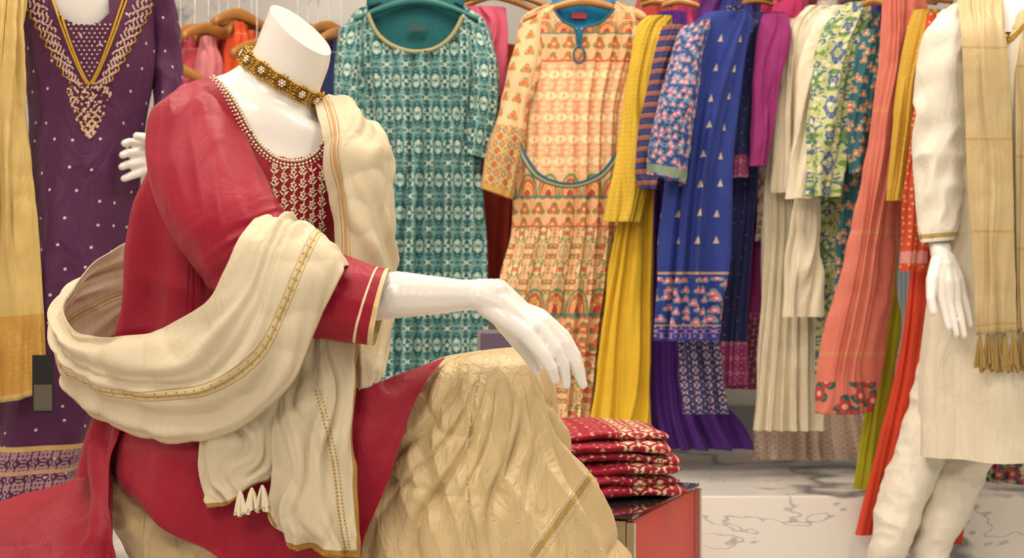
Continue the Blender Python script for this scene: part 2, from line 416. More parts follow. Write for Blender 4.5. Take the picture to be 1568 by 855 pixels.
fp=sheet('kurta_front_panel',[
 [(142,650,2.12),(250,650,2.02),(350,640,1.99),(450,620,1.98),(560,590,1.99),(682,547,2.04)],
 [(148,675,2.12),(245,690,1.985),(350,700,1.965),(450,690,1.955),(560,650,1.955),(652,582,1.98)],
 [(155,690,2.12),(235,735,1.975),(340,765,1.955),(440,770,1.945),(540,740,1.94),(622,655,1.96)],
 [(165,700,2.11),(225,770,1.97),(325,805,1.95),(430,830,1.94),(520,820,1.93),(596,735,1.94)],
 [(170,715,2.10),(235,795,1.965),(325,838,1.95),(420,880,1.94),(500,900,1.93),(562,815,1.93)],
 [(172,722,2.10),(240,806,1.965),(325,850,1.95),(420,930,1.94),(500,960,1.93),(548,880,1.93)]],M_red,nu=150,nv=120,
 fold=lambda s,t,p:.005*math.sin(14*s+4*t)*t+.006*N3(p,(9,9,14),6)+.005*(1-2*abs(N3(p,(14,14,6),9))))
bt=sheet('kurta_back_panel',[
 [(205,560,2.1),(170,600,2.16),(150,640,2.24),(200,600,2.36)],
 [(190,660,2.07),(150,670,2.12),(135,690,2.22),(180,690,2.4)],
 [(175,720,2.04),(150,740,2.07),(125,750,2.2),(120,740,2.42)],
 [(180,790,1.99),(150,800,2.02),(90,775,2.2),(60,760,2.42)],
 [(185,850,1.97),(130,850,2.0),(40,812,2.15),(0,775,2.4)],
 [(180,890,1.95),(100,890,1.98),(-30,845,2.1),(-80,800,2.4)],
 [(160,940,1.94),(60,935,1.96),(-120,880,2.05),(-150,820,2.4)]],M_red,nu=90,nv=140,
 fold=lambda s,t,p:.009*math.sin(20*s+3*t)+.010*(1-2*abs(N3(p,(10,10,16),11)))*t)
def lenf(n,a,seed,cr_=.003):
    def f(s,t,p,ph=0):
        w=.5*noise.noise(Vector((s*2.2,t*3.5,seed)))
        x=2*math.pi*(n*s+w*1.8)
        k=max(0,.55+1.0*noise.noise(Vector((t*3.5,s*2.5,seed+9))))
        return a*(math.sin(x)*.7+.35*math.sin(2.1*x+seed))*k*1.3 + cr_*(1-2.4*abs(N3(p,(13,13,13),seed)))
    return f
dA=sheet('dupatta_shoulder_fall',[
 [(470,150,2.24),(500,145,2.28),(530,165,2.33),(560,200,2.36)],
 [(480,146,2.15),(515,148,2.16),(560,174,2.19),(592,208,2.24)],
 [(487,175,2.09),(530,185,2.08),(578,203,2.10),(604,235,2.17)],
 [(494,220,2.06),(530,228,2.03),(580,240,2.04),(608,270,2.13)],
 [(500,290,2.05),(535,290,2.02),(582,300,2.03),(609,330,2.12)],
 [(508,350,2.05),(540,355,2.02),(585,365,2.03),(608,395,2.12)],
 [(518,420,2.04),(548,425,2.02),(585,435,2.04),(607,460,2.12)],
 [(525,510,2.03),(552,515,2.02),(580,520,2.05),(602,530,2.12)],
 [(528,600,2.0),(550,600,1.99),(575,590,2.0),(592,568,2.05)]],M_duA,nu=90,nv=150,fold=lenf(2,.006,1,.005))
lf=lenf(3,.0085,2,.005)
def bandfold(s,t,p,ph=0):
    near=ss(.02,.10,t)*(1-ss(.34,.46,t))
    return lf(s,t,p)*(1-.75*near*(1-ss(.0,.35,s)))
dB=sheet('dupatta_arm_loop',[
 [(432,356,2.06),(470,365,2.05),(505,385,2.03),(540,425,2.02)],
 [(408,324,1.965),(450,333,1.935),(495,358,1.91),(535,402,1.895)],
 [(370,360,1.898),(420,378,1.872),(470,405,1.858),(518,436,1.870)],
 [(344,415,1.885),(392,444,1.860),(440,478,1.850),(484,512,1.870)],
 [(314,464,1.895),(352,500,1.865),(402,552,1.856),(448,585,1.88)],
 [(250,500,1.945),(292,545,1.895),(335,600,1.885),(372,655,1.91)],
 [(190,514,1.99),(225,560,1.93),(262,615,1.92),(290,678,1.95)],
 [(135,514,2.05),(150,560,2.0),(175,610,1.99),(195,664,2.02)],
 [(104,500,2.12),(98,540,2.09),(104,580,2.09),(120,622,2.13)],
 [(100,455,2.2),(84,500,2.18),(84,545,2.18),(98,590,2.22)],
 [(125,415,2.26),(104,455,2.25),(104,500,2.26),(120,550,2.3)],
 [(160,388,2.31),(155,430,2.32),(155,470,2.33),(160,520,2.36)],
 [(215,366,2.36),(215,410,2.37),(215,450,2.38),(215,500,2.40)],
 [(330,350,2.38),(330,400,2.39),(330,440,2.40),(330,480,2.40)]],M_duB,nu=110,nv=260,fold=bandfold)
dC=sheet('dupatta_tail_short',[
 [(350,560,1.93),(380,560,1.915),(410,550,1.91),(450,530,1.92)],
 [(318,630,1.945),(350,630,1.93),(395,620,1.92),(445,590,1.93)],
 [(303,690,1.94),(345,690,1.925),(390,680,1.915),(436,660,1.93)],
 [(306,740,1.94),(345,742,1.925),(385,735,1.915),(424,712,1.93)],
 [(318,778,1.94),(348,775,1.925),(380,750,1.92),(414,738,1.93)]],M_duC,nu=60,nv=80,fold=lenf(3,.006,3))
dD=sheet('dupatta_tail_long',[
 [(440,500,1.96),(475,505,1.94),(510,520,1.95),(548,528,1.99)],
 [(428,570,1.95),(465,570,1.925),(505,575,1.93),(548,590,1.95)],
 [(420,650,1.925),(458,650,1.90),(500,655,1.895),(545,660,1.92)],
 [(414,730,1.915),(455,735,1.89),(500,735,1.885),(548,740,1.905)],
 [(409,790,1.915),(450,800,1.89),(500,805,1.88),(552,800,1.895)],
 [(438,838,1.91),(475,850,1.89),(515,855,1.88),(552,856,1.89)]],M_duC,nu=90,nv=120,fold=lenf(3,.008,4,.005))
def tassel(name,u,v,y,L,n,mat,spread=.018):
    vs=[];fs=[]
    o=at(u,v,y)
    for k in range(n):
        dx=random.uniform(-spread,spread); dy=random.uniform(-.006,.006); l=L*random.uniform(.8,1.05)
        b=len(vs); r=.0016
        for j in range(6):
            t=j/5; c=o+Vector((dx*t**.7,dy*t,-l*t)); rr=r*(1+.6*t)
            for q in range(5): a=q*2*math.pi/5; vs.append(c+Vector((math.cos(a)*rr,math.sin(a)*rr,0)))
        for j in range(5):
            for q in range(5): fs.append((b+j*5+q,b+j*5+(q+1)%5,b+(j+1)*5+(q+1)%5,b+(j+1)*5+q))
    return mkobj(name,vs,fs,[[(0,0)]*4]*len(fs),[[(0,0)]*4]*len(fs),mat)
M_tas=fabric('tassel_thread','e4d9c0',rough=.8,weave=False,bump=0)
ts=[tassel('dupatta_tassel_%d'%i,u,v,1.915,.034,18,M_tas,.009) for i,(u,v) in enumerate([(368,752),(386,748),(402,744)])]
sq=[]
TB=bvh(dB); TDt=bvh(dD)
for p in poly_pts([(484,600),(500,660),(512,720),(520,790),(530,845)],5):
    h=onto(TDt,p.x,p.y,.0006)
    if h: sq.append((h,.0018))
    h=onto(TDt,p.x+7,p.y,.0006)
    if h: sq.append((h,.0014))
for p in poly_pts([(412,792),(440,838),(480,851),(550,856)],4):
    h=onto(TDt,p.x,p.y-3,.0006)
    if h: sq.append((h,.0022))
me=dB.data
for j in range(28,200,4):
    for cc in (66,70):
        v_=me.vertices[j*111+cc]; sq.append((v_.co+Vector((0,-.0012,0)),.0013))
sqo=beads('dupatta_gold_sequins',sq,M_gold)
em=[];pe=[]
line=[(322,112),(336,124),(352,142),(366,164),(377,184),(389,206),(403,224),(423,240),(446,246),(470,242),(488,229),(497,210)]
for w,(o,r) in enumerate(((0,.0030),(6,.0024),(11,.0020))):
    for p in poly_pts(line,4.4 if w==0 else 5.2):
        cx,cy=440,150; d=Vector((p.x-cx,p.y-cy)); d.normalize()
        h=onto(TK,p.x+d.x*(o+1),p.y+d.y*(o+1),.001)
        if h: (em if w!=1 else pe).append((h,r))
for cu in range(6):
    uu=421+cu*14.5
    for k in range(46):
        v=256+k*2.8
        if v>380-abs(cu-3)*4: break
        h=onto(TK,uu+1.8*math.sin(k*.9+cu),v,.0008)
        if h: em.append((h,.0017))
        if (k+cu*2)%7==3:
            for s_ in(-1,1):
                for q in range(3):
                    h=onto(TK,uu+s_*(2.5+q*1.7),v-q*1.8,.0008)
                    if h: pe.append((h,.0019-.0003*q))
        if (k+cu*2)%7==0:
            for a in range(5):
                h=onto(TK,uu+3.4*math.cos(a*1.257),v+3.4*math.sin(a*1.257),.0008)
                if h: pe.append((h,.0019))
e1=beads('neckline_bead_embroidery',em,M_silv); e2=beads('yoke_pearl_embroidery',pe,M_pearl)
L=at(377,84,2.14);R=at(485,152,2.14); c=(L+R)/2;a=(R-L)/2*1.02; b=Vector((0,.055,.010))
ax=a.cross(b).normalized()
if ax.z<0: ax=-ax
cg=[];cp=[];cgr=[]
def cpos(ph,h,o=0):
    q=c-(a*(1+o))*math.cos(ph)-(b*(1+o))*math.sin(ph); return q+ax*h
for k in range(170):
    ph=2*math.pi*k/170
    for h in(-.0085,.0085): cg.append((cpos(ph,h,.02),.0017))
for k in range(150):
    for h in(-.0055,-.0015,.0022,.006): cg.append((cpos(2*math.pi*k/150,h,-.01),.0021))
for k in range(12):
    ph=2*math.pi*(k+.35)/12
    for i in range(14):
        t=i*math.pi/7; cg.append((cpos(ph+.20*math.cos(t),.0125*math.sin(t),.06),.0022))
    for i in range(10):
        t=i*math.pi/5; cgr.append((cpos(ph+.135*math.cos(t),.0085*math.sin(t),.08),.0019))
    for i in range(6):
        t=i*math.pi/3; cp.append((cpos(ph+.06*math.cos(t),.0042*math.sin(t),.10),.0020))
    cp.append((cpos(ph,0,.10),.0026))
for k in range(80):
    cg.append((cpos(2*math.pi*k/80,-.0125,.03),.0018))
ck=[beads('choker_gold_beads',cg,plain('choker_gold','cda648',rough=.3,metal=.8)),beads('choker_stones',cp,M_pearl),beads('choker_antique_rings',cgr,plain('antique_gold','7a5a28',rough=.35,metal=.6))]
group('choker_necklace',ck)
legs=limb('lower_legs_and_feet',[[(790,650,2.1,.055),(800,800,2.1,.05),(820,1120,2.08,.032),(825,1185,2.05,.034),(870,1235,1.98,.028),(910,1255,1.94,.02)],
 [(720,680,2.17,.05),(700,850,2.17,.048),(690,1070,2.17,.032),(690,1140,2.15,.034),(730,1185,2.1,.028),(770,1205,2.07,.02)]],M_man,vox=.008,smooth=4)
group('seated_mannequin',[hb,hk,hs,hs2,harm,harm2,hip,thigh,skirt,skb,skb2,fp,bt,e1,e2,legs])
group('cream_dupatta',[dA,dB,dC,dD,sqo]+ts)
box('display_plinth',(-.42,2.27,.172),(.55,.5,.343),marble('plinth_marble'),bev=.006)

# ================= PURPLE KURTA MANNEQUIN =================
M_pur=fabric('plum_cloth','51204c',[dict(t='dots',s=19,r=.055,rand=.55,c='d8c4c8'),
  dict(t='orn',tile=(.02,.016),s=110,th=.5,c='a08088',vr=(.875,.985),seed=3),
  dict(t='vband',a=.87,b=.876,c='c4a36c'),dict(t='vband',a=.90,b=.906,c='b7947c'),dict(t='vband',a=.982,b=.99,c='c4a36c')],rough=.55,bump=.3)
Yp=3.0
pb=loft('torso',[(95,-150,165,-150,Yp,.05),(92,-110,168,-110,Yp,.05),(40,-85,215,-85,Yp,.07),(5,-60,250,-60,Yp,.1),(10,0,235,0,Yp,.13),(30,60,225,60,Yp,.12)],M_man,cap0=True,nv=60)
NV=[(78,-40),(80,0),(92,25),(118,38),(150,36),(166,20),(172,-40)]
pk=loft('kurta_body',[(60,-84,190,-84,Yp,.07),(5,-66,255,-66,Yp,.1),(0,-20,242,-20,Yp,.125),(20,40,238,40,Yp,.14),(38,100,236,100,Yp,.135),(46,180,222,180,Yp,.125),(44,260,212,260,Yp,.13),(30,360,212,360,Yp,.14),(10,460,208,460,Yp,.15),(-20,600,190,600,Yp,.155),(-40,720,150,715,Yp,.16),(-45,782,138,772,Yp,.16)],M_pur,seg=240,nv=220,
  fold=addf(crump(.004,(8,8,5),2),lambda s,t,p,ph:.012*t*t*math.sin(2*math.pi*8*s+2)),cut=lambda u,v,q,s,t:(q.y<Yp and inpoly(u,v,NV)) or (q.y>=Yp and 60<u<190 and v<-50))
TP=bvh(pk)
ps=loft('sleeve_right',[(215,-60,262,-40,Yp,.05),(222,0,266,-5,Yp+.02,.05),(230,60,274,50,Yp+.04,.05),(236,120,278,118,Yp+.05,.048),(236,165,272,185,Yp+.02,.045),(225,205,262,235,Yp-.03,.042)],M_pur,nv=80,fold=crump(.007,(14,14,9),7))
ps2=loft('sleeve_left',[(-20,-40,45,-60,Yp,.05),(-30,60,30,60,Yp+.02,.05),(-40,180,15,180,Yp+.03,.045),(-30,260,15,260,Yp,.04)],M_pur,nv=60,fold=crump(.006))
ph_=limb('hand_right',[[(262,235,2.97,.024),(240,238,2.95,.024),(225,240,2.94,.02)],
 [(232,226,2.94,.017),(212,220,2.92,.0105),(198,218,2.90,.009),(191,220,2.885,.008)],
 [(230,236,2.94,.017),(210,234,2.915,.0108),(194,235,2.895,.009),(188,238,2.88,.008)],
 [(230,247,2.94,.017),(210,250,2.915,.0108),(193,253,2.895,.009),(187,256,2.88,.008)],
 [(230,256,2.94,.016),(212,265,2.92,.010),(197,271,2.90,.0085),(190,274,2.89,.0075)],
 [(236,224,2.93,.016),(224,212,2.90,.011),(210,209,2.88,.009)]],M_man,vox=.0026,smooth=3)
pl=limb('legs',[[(70,560,3.02,.08),(95,780,3.0,.06),(110,1000,3.0,.045),(115,1130,2.98,.035),(105,1200,2.9,.028),(100,1215,2.84,.02)],[(0,560,3.02,.08),(10,780,3.02,.06),(20,1000,3.0,.045),(25,1100,3.0,.035),(10,1170,2.95,.028),(5,1200,2.88,.02)]],M_skirt,vox=.01,smooth=3)
pe=[];pg=[]
cxu=137
for s_ in(-1,1):
    for r_ in range(9):
        for k in range(90):
            t=k/89; v=-40+168*t
            half=62*(1-t)**.8+5
            o=r_*4.4*(1-.35*t)*(1+.6*(1-t))
            u=cxu+s_*(half+o-(4 if r_<2 else 0))
            if r_ in (3,4,6,7) and (k//2+r_)%3==0: continue
            if r_ in (2,): continue
            h=onto(TP,u+(2.5*math.sin(k*.8+r_) if r_>2 else 0),v,.001)
            if h: (pg if r_ in(0,1,8) else pe).append((h,.0034 if r_ in(0,1) else .0025))
for k in range(620):
    t=random.random(); v=126+86*t; w=38*(1-t)**.7*(1 if t>.08 else .6)+1
    q=random.random(); u=cxu+random.choice((-1,1))*w*q
    if math.sin(u*.55)*math.sin(v*.42)<-.15: continue
    h=onto(TP,u,v,.001)
    if h: (pe if random.random()<.75 else pg).append((h,.0028))
for k in range(14):
    for j in range(11):
        u=cxu+(j-5)*8+(4 if k%2 else 0); v=38+k*6.5
        if abs(u-cxu)<58*max(0,(1-(v+40)/170))**.8-3:
            h=onto(TP,u,v,.001)
            if h: pe.append((h,.0026))
g1=beads('v_neck_gold_embroidery',pg,M_gold); g2=beads('v_neck_silver_embroidery',pe,plain('rose_bead','d4b4a8',rough=.35,metal=.4))
group('purple_kurta_mannequin',[pb,pk,ps,ps2,ph_,pl,g1,g2])
M_ydu=fabric('mustard_dupatta','d9be78',[dict(t='vband',a=.80,b=.985,c='cf9c52'),dict(t='vstripe',p=.012,w=.3,c='c2a04c',vr=(.80,.985)),dict(t='orn',tile=(.012,.01),s=160,th=.55,c='d4ac58',vr=(.84,.95))],rough=.55,trans=.1)
yd=sheet('mustard_dupatta',[[(-60,-80,2.86),(-20,-80,2.84),(20,-80,2.84),(50,-75,2.88)],[(-60,60,2.8),(-20,60,2.78),(10,60,2.78),(36,60,2.84)],[(-60,200,2.8),(-20,200,2.78),(10,200,2.78),(44,200,2.84)],[(-60,350,2.8),(-20,350,2.78),(20,350,2.78),(60,350,2.83)],[(-60,480,2.8),(-20,485,2.78),(20,485,2.78),(68,480,2.83)],[(-60,622,2.8),(-20,620,2.78),(25,614,2.78),(76,600,2.83)]],M_ydu,nu=80,nv=120,fold=lenf(4,.013,6))
tg=box('price_tag',at(66,589,2.74),(.040,.003,.112),plain('tag_black','1c1a1e',rough=.25),rot=.2,bev=.001)
tgl=box('tag_label',at(66,610,2.737),(.034,.003,.05),plain('tag_grey','5c574f',rough=.3),rot=.2,bev=.0005)
tgs=curve_tube('tag_string',[at(62,500,2.745),at(65,530,2.74),at(66,552,2.74)],.0008,M_gold)
group('mustard_dupatta_with_price_tag',[yd,tg,tgl,tgs])

# ================= WHITE KURTA MANNEQUIN (right) =================
M_wh=fabric('ivory_cotton','ece7da',rough=.7,bump=.4,bscale=6)
M_wh2=fabric('ivory_kurta','e9e2ce',[dict(t='ustripe',p=.016,w=.12,c='dacdac',op=.5)],rough=.65,bump=.35)
Yr=3.25
rb=loft('neck_and_torso',[(1510,-70,1580,-70,Yr,.05),(1512,-30,1578,-30,Yr,.05),(1508,0,1582,0,Yr,.055),(1490,25,1600,25,Yr,.075),(1470,60,1620,60,Yr,.1)],M_man,cap0=True,nv=50)
NR=[(1500,-40),(1506,10),(1520,34),(1545,55),(1572,34),(1590,-40)]
rk=loft('kurta_body',[(1498,-2,1592,-2,Yr,.065),(1455,10,1640,10,Yr,.085),(1440,40,1652,40,Yr,.11),(1448,100,1645,100,Yr,.125),(1455,200,1635,200,Yr,.125),(1450,300,1632,300,Yr,.12),(1435,400,1640,400,Yr,.13),(1418,500,1655,500,Yr,.14),(1410,600,1665,600,Yr,.145),(1408,696,1670,702,Yr,.15)],M_wh2,seg=220,nv=180,
  fold=addf(crump(.005,(8,8,5),3),lambda s,t,p,ph:.018*t*math.sin(2*math.pi*7*s+1)),cut=lambda u,v,q,s,t:(q.y<Yr and inpoly(u,v,NR)) or (q.y>Yr and 1500<u<1590 and v<5))
rs=loft('sleeve_near',[(1442,18,1490,10,Yr,.05),(1420,60,1490,60,Yr-.02,.06),(1408,140,1486,140,Yr-.03,.058),(1405,220,1480,220,Yr-.03,.052),(1410,300,1470,300,Yr-.05,.045),(1416,372,1462,368,Yr-.07,.038)],fabric('ivory_sleeve','ece7da',[dict(t='vband',a=.965,b=.985,c='b79d60')],rough=.7,bump=.3),seg=96,nv=110,fold=lambda s,t,p,ph:.009*(1-2.2*abs(noise.noise(Vector((s*5+t*2,t*8,5.5))))))
rs2=loft('sleeve_far',[(1610,15,1655,30,Yr,.05),(1625,100,1690,100,Yr,.055),(1640,220,1700,220,Yr,.05),(1650,370,1695,370,Yr-.03,.04)],M_wh,nv=60,fold=crump(.006))
rh=limb('hand_near',[[(1439,335,3.185,.024),(1440,372,3.18,.024),(1444,395,3.155,.024),(1446,410,3.13,.024)],
 [(1442,400,3.14,.022),(1438,430,3.11,.021),(1443,460,3.09,.0108),(1449,484,3.08,.0094),(1454,503,3.07,.0075)],
 [(1446,400,3.14,.022),(1450,435,3.11,.021),(1455,466,3.095,.0108),(1461,490,3.085,.0095),(1466,513,3.075,.0075)],
 [(1450,400,3.145,.022),(1460,435,3.12,.021),(1467,464,3.105,.0108),(1473,488,3.095,.0095),(1478,515,3.085,.0075)],
 [(1452,400,3.15,.021),(1466,430,3.13,.019),(1477,456,3.12,.0102),(1484,477,3.115,.009),(1489,498,3.11,.0072)],
 [(1438,402,3.13,.018),(1429,430,3.095,.014),(1427,458,3.075,.0105),(1431,480,3.065,.0085)]],M_man,vox=.0026,smooth=3)
rp1=loft('trouser_leg_left',[(1415,540,1520,540,3.36,.08),(1388,640,1485,640,3.35,.08),(1362,720,1440,722,3.33,.075),(1342,790,1410,792,3.31,.07),(1330,850,1386,852,3.30,.06),(1328,905,1372,908,3.29,.05)],M_wh,nv=140,seg=140,fold=crump(.008,(7,7,17),6))
rp2=loft('trouser_leg_right',[(1480,540,1600,540,3.33,.10),(1440,640,1560,640,3.33,.09),(1425,720,1512,722,3.33,.08),(1408,790,1482,792,3.32,.07),(1398,850,1456,852,3.31,.06),(1392,905,1440,908,3.3,.05)],M_wh,nv=140,seg=140,fold=crump(.008,(7,7,17),8))
rf=limb('feet',[[(1350,880,3.29,.035),(1350,925,3.27,.035),(1350,940,3.2,.025),(1350,955,3.14,.018)],[(1416,880,3.3,.035),(1416,915,3.29,.033),(1430,925,3.22,.025),(1440,940,3.16,.018)]],M_man,vox=.006,smooth=3)
TR=bvh(rk); nb=[]
for p in poly_pts([(1506,8),(1520,34),(1545,57),(1572,34)],3):
    for o in(0,3,6,9):
        h=onto(TR,p.x-o*.3,p.y+o,.001)
        if h: nb.append((h,.003))
nbx=beads('neckline_gold_trim',nb,M_gold)
ctr=beads('cuff_gold_trim',[( at(1439,362,Yr-.065)+Vector((.037*math.cos(a*.2),.04*math.sin(a*.2),.004*math.cos(a*.2))),.0035) for a in range(32)],M_gold)
group('white_kurta_mannequin',[rb,rk,rs,rs2,rh,rp1,rp2,rf,nbx,ctr])
M_bei=fabric('beige_silk_dupatta','d6c094',[dict(t='vstripe',p=.20,w=.03,c='bc9850'),dict(t='vstripe',p=.20,w=.5,c='cbb484',op=.5)],rough=.4,trans=.1)
d1=sheet('scarf_fall_left',[[(1468,-20,3.36),(1490,-25,3.38),(1510,-30,3.4),(1530,-30,3.4)],[(1468,5,3.2),(1490,0,3.18),(1515,-5,3.18),(1538,-5,3.2)],[(1474,60,3.11),(1498,60,3.09),(1520,60,3.09),(1545,60,3.11)],[(1480,200,3.10),(1500,200,3.08),(1525,200,3.08),(1552,200,3.10)],[(1488,350,3.09),(1505,350,3.07),(1530,350,3.07),(1555,350,3.09)],[(1497,515,3.09),(1515,512,3.07),(1535,510,3.07),(1560,510,3.09)]],M_bei,nu=60,nv=100,fold=lenf(3,.006,8,.002))
d2=sheet('scarf_fall_right',[[(1560,-20,3.36),(1580,-25,3.38),(1610,-20,3.38)],[(1552,20,3.18),(1580,20,3.16),(1615,20,3.2)],[(1556,150,3.11),(1585,150,3.09),(1625,150,3.11)],[(1558,330,3.11),(1590,330,3.09),(1630,330,3.11)],[(1560,510,3.11),(1590,510,3.09),(1630,510,3.11)]],M_bei,nu=50,nv=80,fold=lenf(3,.006,9,.002))
tt=[tassel('scarf_fringe_%d'%i,1502+i*13,510,3.08,.085,14,plain('fringe_gold','a5884c',rough=.6),.012) for i in range(5)]
tt+=[tassel('scarf_fringe_r%d'%i,1566+i*14,508,3.10,.085,14,plain('fringe_gold2','957a44',rough=.6),.012) for i in range(5)]
group('beige_scarf',[d1,d2]+tt)

# ================= HANGERS & RACKED GARMENTS =================
RZ=1.68
def hanger(name,u,v,y,hw=.2,mat=None,rot=0,fat=1.0):
    mat=mat or M_wood
    if hw<.1: hw*=.7; v-=8; fat*=.8
    c=at(u,v,y); vs=[];fs=[];n=30
    ca,sa=math.cos(rot),math.sin(rot)
    for j in range(n+1):
        t=-1+2*j/n; x=t*hw; z=-.35*hw*abs(t)**1.6; h=(.013-.004*abs(t))*fat; w=.007+.006*abs(t)
        y0=-.02*t*t
        for q in range(10):
            a=q*math.pi/5; yy=y0+w*math.cos(a); zz=z+h*math.sin(a)
            vs.append(c+Vector((x*ca-yy*sa,x*sa+yy*ca,zz)))
    for j in range(n):
        for q in range(10): fs.append((j*10+q,j*10+(q+1)%10,(j+1)*10+(q+1)%10,(j+1)*10+q))
    fs.append(tuple(range(9,-1,-1))); fs.append(tuple(n*10+q for q in range(10)))
    me_u=[[(0,0)]*len(f) for f in fs]
    o=mkobj(name,vs,fs,me_u,me_u,mat)
    pts=[c+Vector((0,0,.01)),c+Vector((0,0,.03))]
    top=RZ-c.z
    if top>.06: pts.append(c+Vector((0,0,top-.035)))
    for k in range(7):
        a=-math.pi/2+ k*math.pi*1.25/6
        pts.append(c+Vector((math.cos(a)*.02*ca,math.cos(a)*.02*sa,top-.012+.02*math.sin(a))))
    hk_=curve_tube(name+'_hook',pts,.002,M_chrome)
    return [o,hk_]
def H(rows,y,ry): return [(r[1],r[0],r[2],r[0],y,r[3] if len(r)>3 else ry) for r in rows]
def garment(name,mat,y,ry,rows,n=7,a0=.003,a1=.016,seed=1,sleeves=(),cut=None,hang=None,extra=(),seg=200,nv=120,hm=None,hrot=0,smat=None,fat=1.0):
    ps_=[loft('body',H(rows,y,ry),mat,seg=seg,nv=nv,fold=addf(pleat(n,a0,a1,seed),crump(.003,(10,10,5),seed)),cut=cut)]
    for i,s in enumerate(sleeves):
        ps_.append(loft('sleeve_%d'%(i+1),s,smat or mat,seg=80,nv=70,fold=addf(pleat(4,.002,.004,seed+i),crump(.005,(12,12,8),seed))))
    if hang: ps_+=hanger('hanger',hang[0],hang[1],y,hang[2] if len(hang)>2 else .17,mat=hm,rot=hrot,fat=fat)
    ps_+=list(extra)
    return group(name,ps_)
# teal
M_teal=fabric('teal_ikat','236a6e',[dict(t='orn',tile=(.027,.046),s=105,th=.54,c='bccfc2',d=3,dist=1.4,seed=1.2),dict(t='orn',tile=(.027,.046),s=66,th=.58,c='174e58',seed=5),
   dict(t='orn',tile=(.027,.023),s=130,th=.61,c='c6d3c4',d=2,seed=9),dict(t='orn',tile=(.027,.046),s=44,th=.60,c='45888a',seed=19,op=.6)],rough=.7)
NT=[(562,-10),(564,20),(572,45),(592,66),(620,78),(645,80),(672,74),(698,52),(709,25),(712,-10)]
tr_=curve_tube('neck_trim',[at(p[0],p[1],3.955) for p in NT[1:-1]],.006,plain('trim_olive','a09a70',rough=.6))
garment('teal_printed_dress',M_teal,4.0,.045,[(2,580,700),(12,558,718),(28,538,738),(60,528,750),(120,530,748),(180,542,742),(250,550,738),(290,548,742),(380,540,748),(500,532,752),(640,522,760)],n=14,a1=.026,seed=2,
 sleeves=[[(520,45,565,30,4,.04),(514,100,556,105,3.98,.04),(510,160,548,170,3.97,.04),(506,250,542,255,3.97,.035)],[(712,30,752,50,4,.04),(722,100,762,100,3.98,.04),(722,160,762,170,3.97,.04),(715,235,748,245,3.97,.035)]],
 cut=lambda u,v,q,s,t:q.y<4.0 and inpoly(u,v,NT),hang=(640,0,.17),hm=plain('hanger_teal','1f6a68',rough=.4),extra=[tr_,
 sheet('dress_lining',[[(562,-5,4.02),(640,-5,4.02),(712,-5,4.02)],[(562,50,4.015),(640,50,4.015),(712,50,4.015)],[(570,95,4.01),(640,95,4.01),(705,95,4.01)]],fabric('teal_lining','0b5c62',rough=.7),nu=10,nv=10),
 box('neck_label',at(640,42,3.995),(.05,.002,.02),plain('label_dark','0a3c40'),bev=0)],seg=300,nv=220)
# peach
PB='eeb888'
M_pch=fabric('peach_print','efc698',[
  dict(t='dots',s=80,r=.18,rand=.1,c='dc9064',vr=(0,.31)),
  dict(t='flowers',s=18,r=.22,rand=.2,c='dd8250',c2='c85840',leaf='8a9858',np=6,vr=(.02,.20)),
  dict(t='ustripe',p=.036,w=.4,c='e8a480',vr=(.31,.50)),
  dict(t='orn',tile=(.018,.03),s=90,th=.56,c='f6e2b6',d=2,vr=(.31,.5),seed=2),
  dict(t='orn',tile=(.018,.03),s=110,th=.60,c='cf9468',d=2,vr=(.31,.5),seed=12),
  dict(t='orn',tile=(.032,.05),s=62,th=.57,c='d2764e',d=2,vr=(.585,1),seed=7),
  dict(t='orn',tile=(.032,.05),s=80,th=.57,c='8a9454',d=2,vr=(.585,1),seed=27),
  dict(t='orn',tile=(.032,.05),s=100,th=.60,c='f6e4bc',d=2,vr=(.585,1),seed=17),
  dict(t='vband',a=.205,b=.31,c=PB),dict(t='vband',a=.505,b=.60,c=PB),dict(t='vband',a=.80,b=.86,c=PB)]+
  sum([[dict(t='scallop',p=.030,v0=v0,h=.038,a=.86,b=1.0,c='6f9464',vr=(v0-.04,v0)),dict(t='scallop',p=.030,v0=v0,h=.038,a=.62,b=.80,c='cc6448',vr=(v0-.04,v0)),
   dict(t='scallop',p=.030,v0=v0,h=.038,a=.40,b=.55,c='dca24a',vr=(v0-.04,v0)),dict(t='scallop',p=.030,v0=v0,h=.038,a=-1,b=.30,c='be5040',vr=(v0-.04,v0)),
   dict(t='flowers',s=24,r=.32,rand=.0,c='d26a4c',c2='ecc480',leaf='78905a',np=7,vr=(v0+.004,v0+.055)),
   dict(t='vband',a=v0,b=v0+.004,c='5a8780'),dict(t='vband',a=v0+.056,b=v0+.060,c='be6048')] for v0 in(.245,.54,.81)],[]),rough=.7,bump=.25)
M_pcs=fabric('peach_sleeve','efc698',[dict(t='flowers',s=22,r=.24,rand=.2,c='dd8250',c2='c85840',leaf='8a9858',np=6,vr=(0,.6)),
  dict(t='vband',a=.62,b=1,c='c8b074'),dict(t='orn',tile=(.02,.02),s=110,th=.54,c='5a8590',d=2,vr=(.62,1)),dict(t='orn',tile=(.02,.02),s=90,th=.58,c='c8643c',seed=3,vr=(.62,1)),dict(t='vband',a=.97,b=1,c='c89a50')],rough=.7)
NP=[(848,-10),(850,14),(856,26),(868,36),(884,42),(885,68),(888,74),(891,68),(892,42),(915,38),(932,27),(942,13),(945,-10)]
M_bt=plain('piping_blue','16566e',rough=.6)
tr2=curve_tube('neck_piping',[at(p[0],p[1],3.9) for p in NP[1:-1]],.0035,M_bt)
tr3=curve_tube('keyhole_piping',[at(888+9*math.sin(q*.7854),84-14*math.cos(q*.7854),3.898) for q in range(8)],.003,M_bt,cyc=True)
M_belt=fabric('belt_woven','1f5a78',[dict(t='uband',a=.45,b=.75,c='a89a50')],rough=.6)
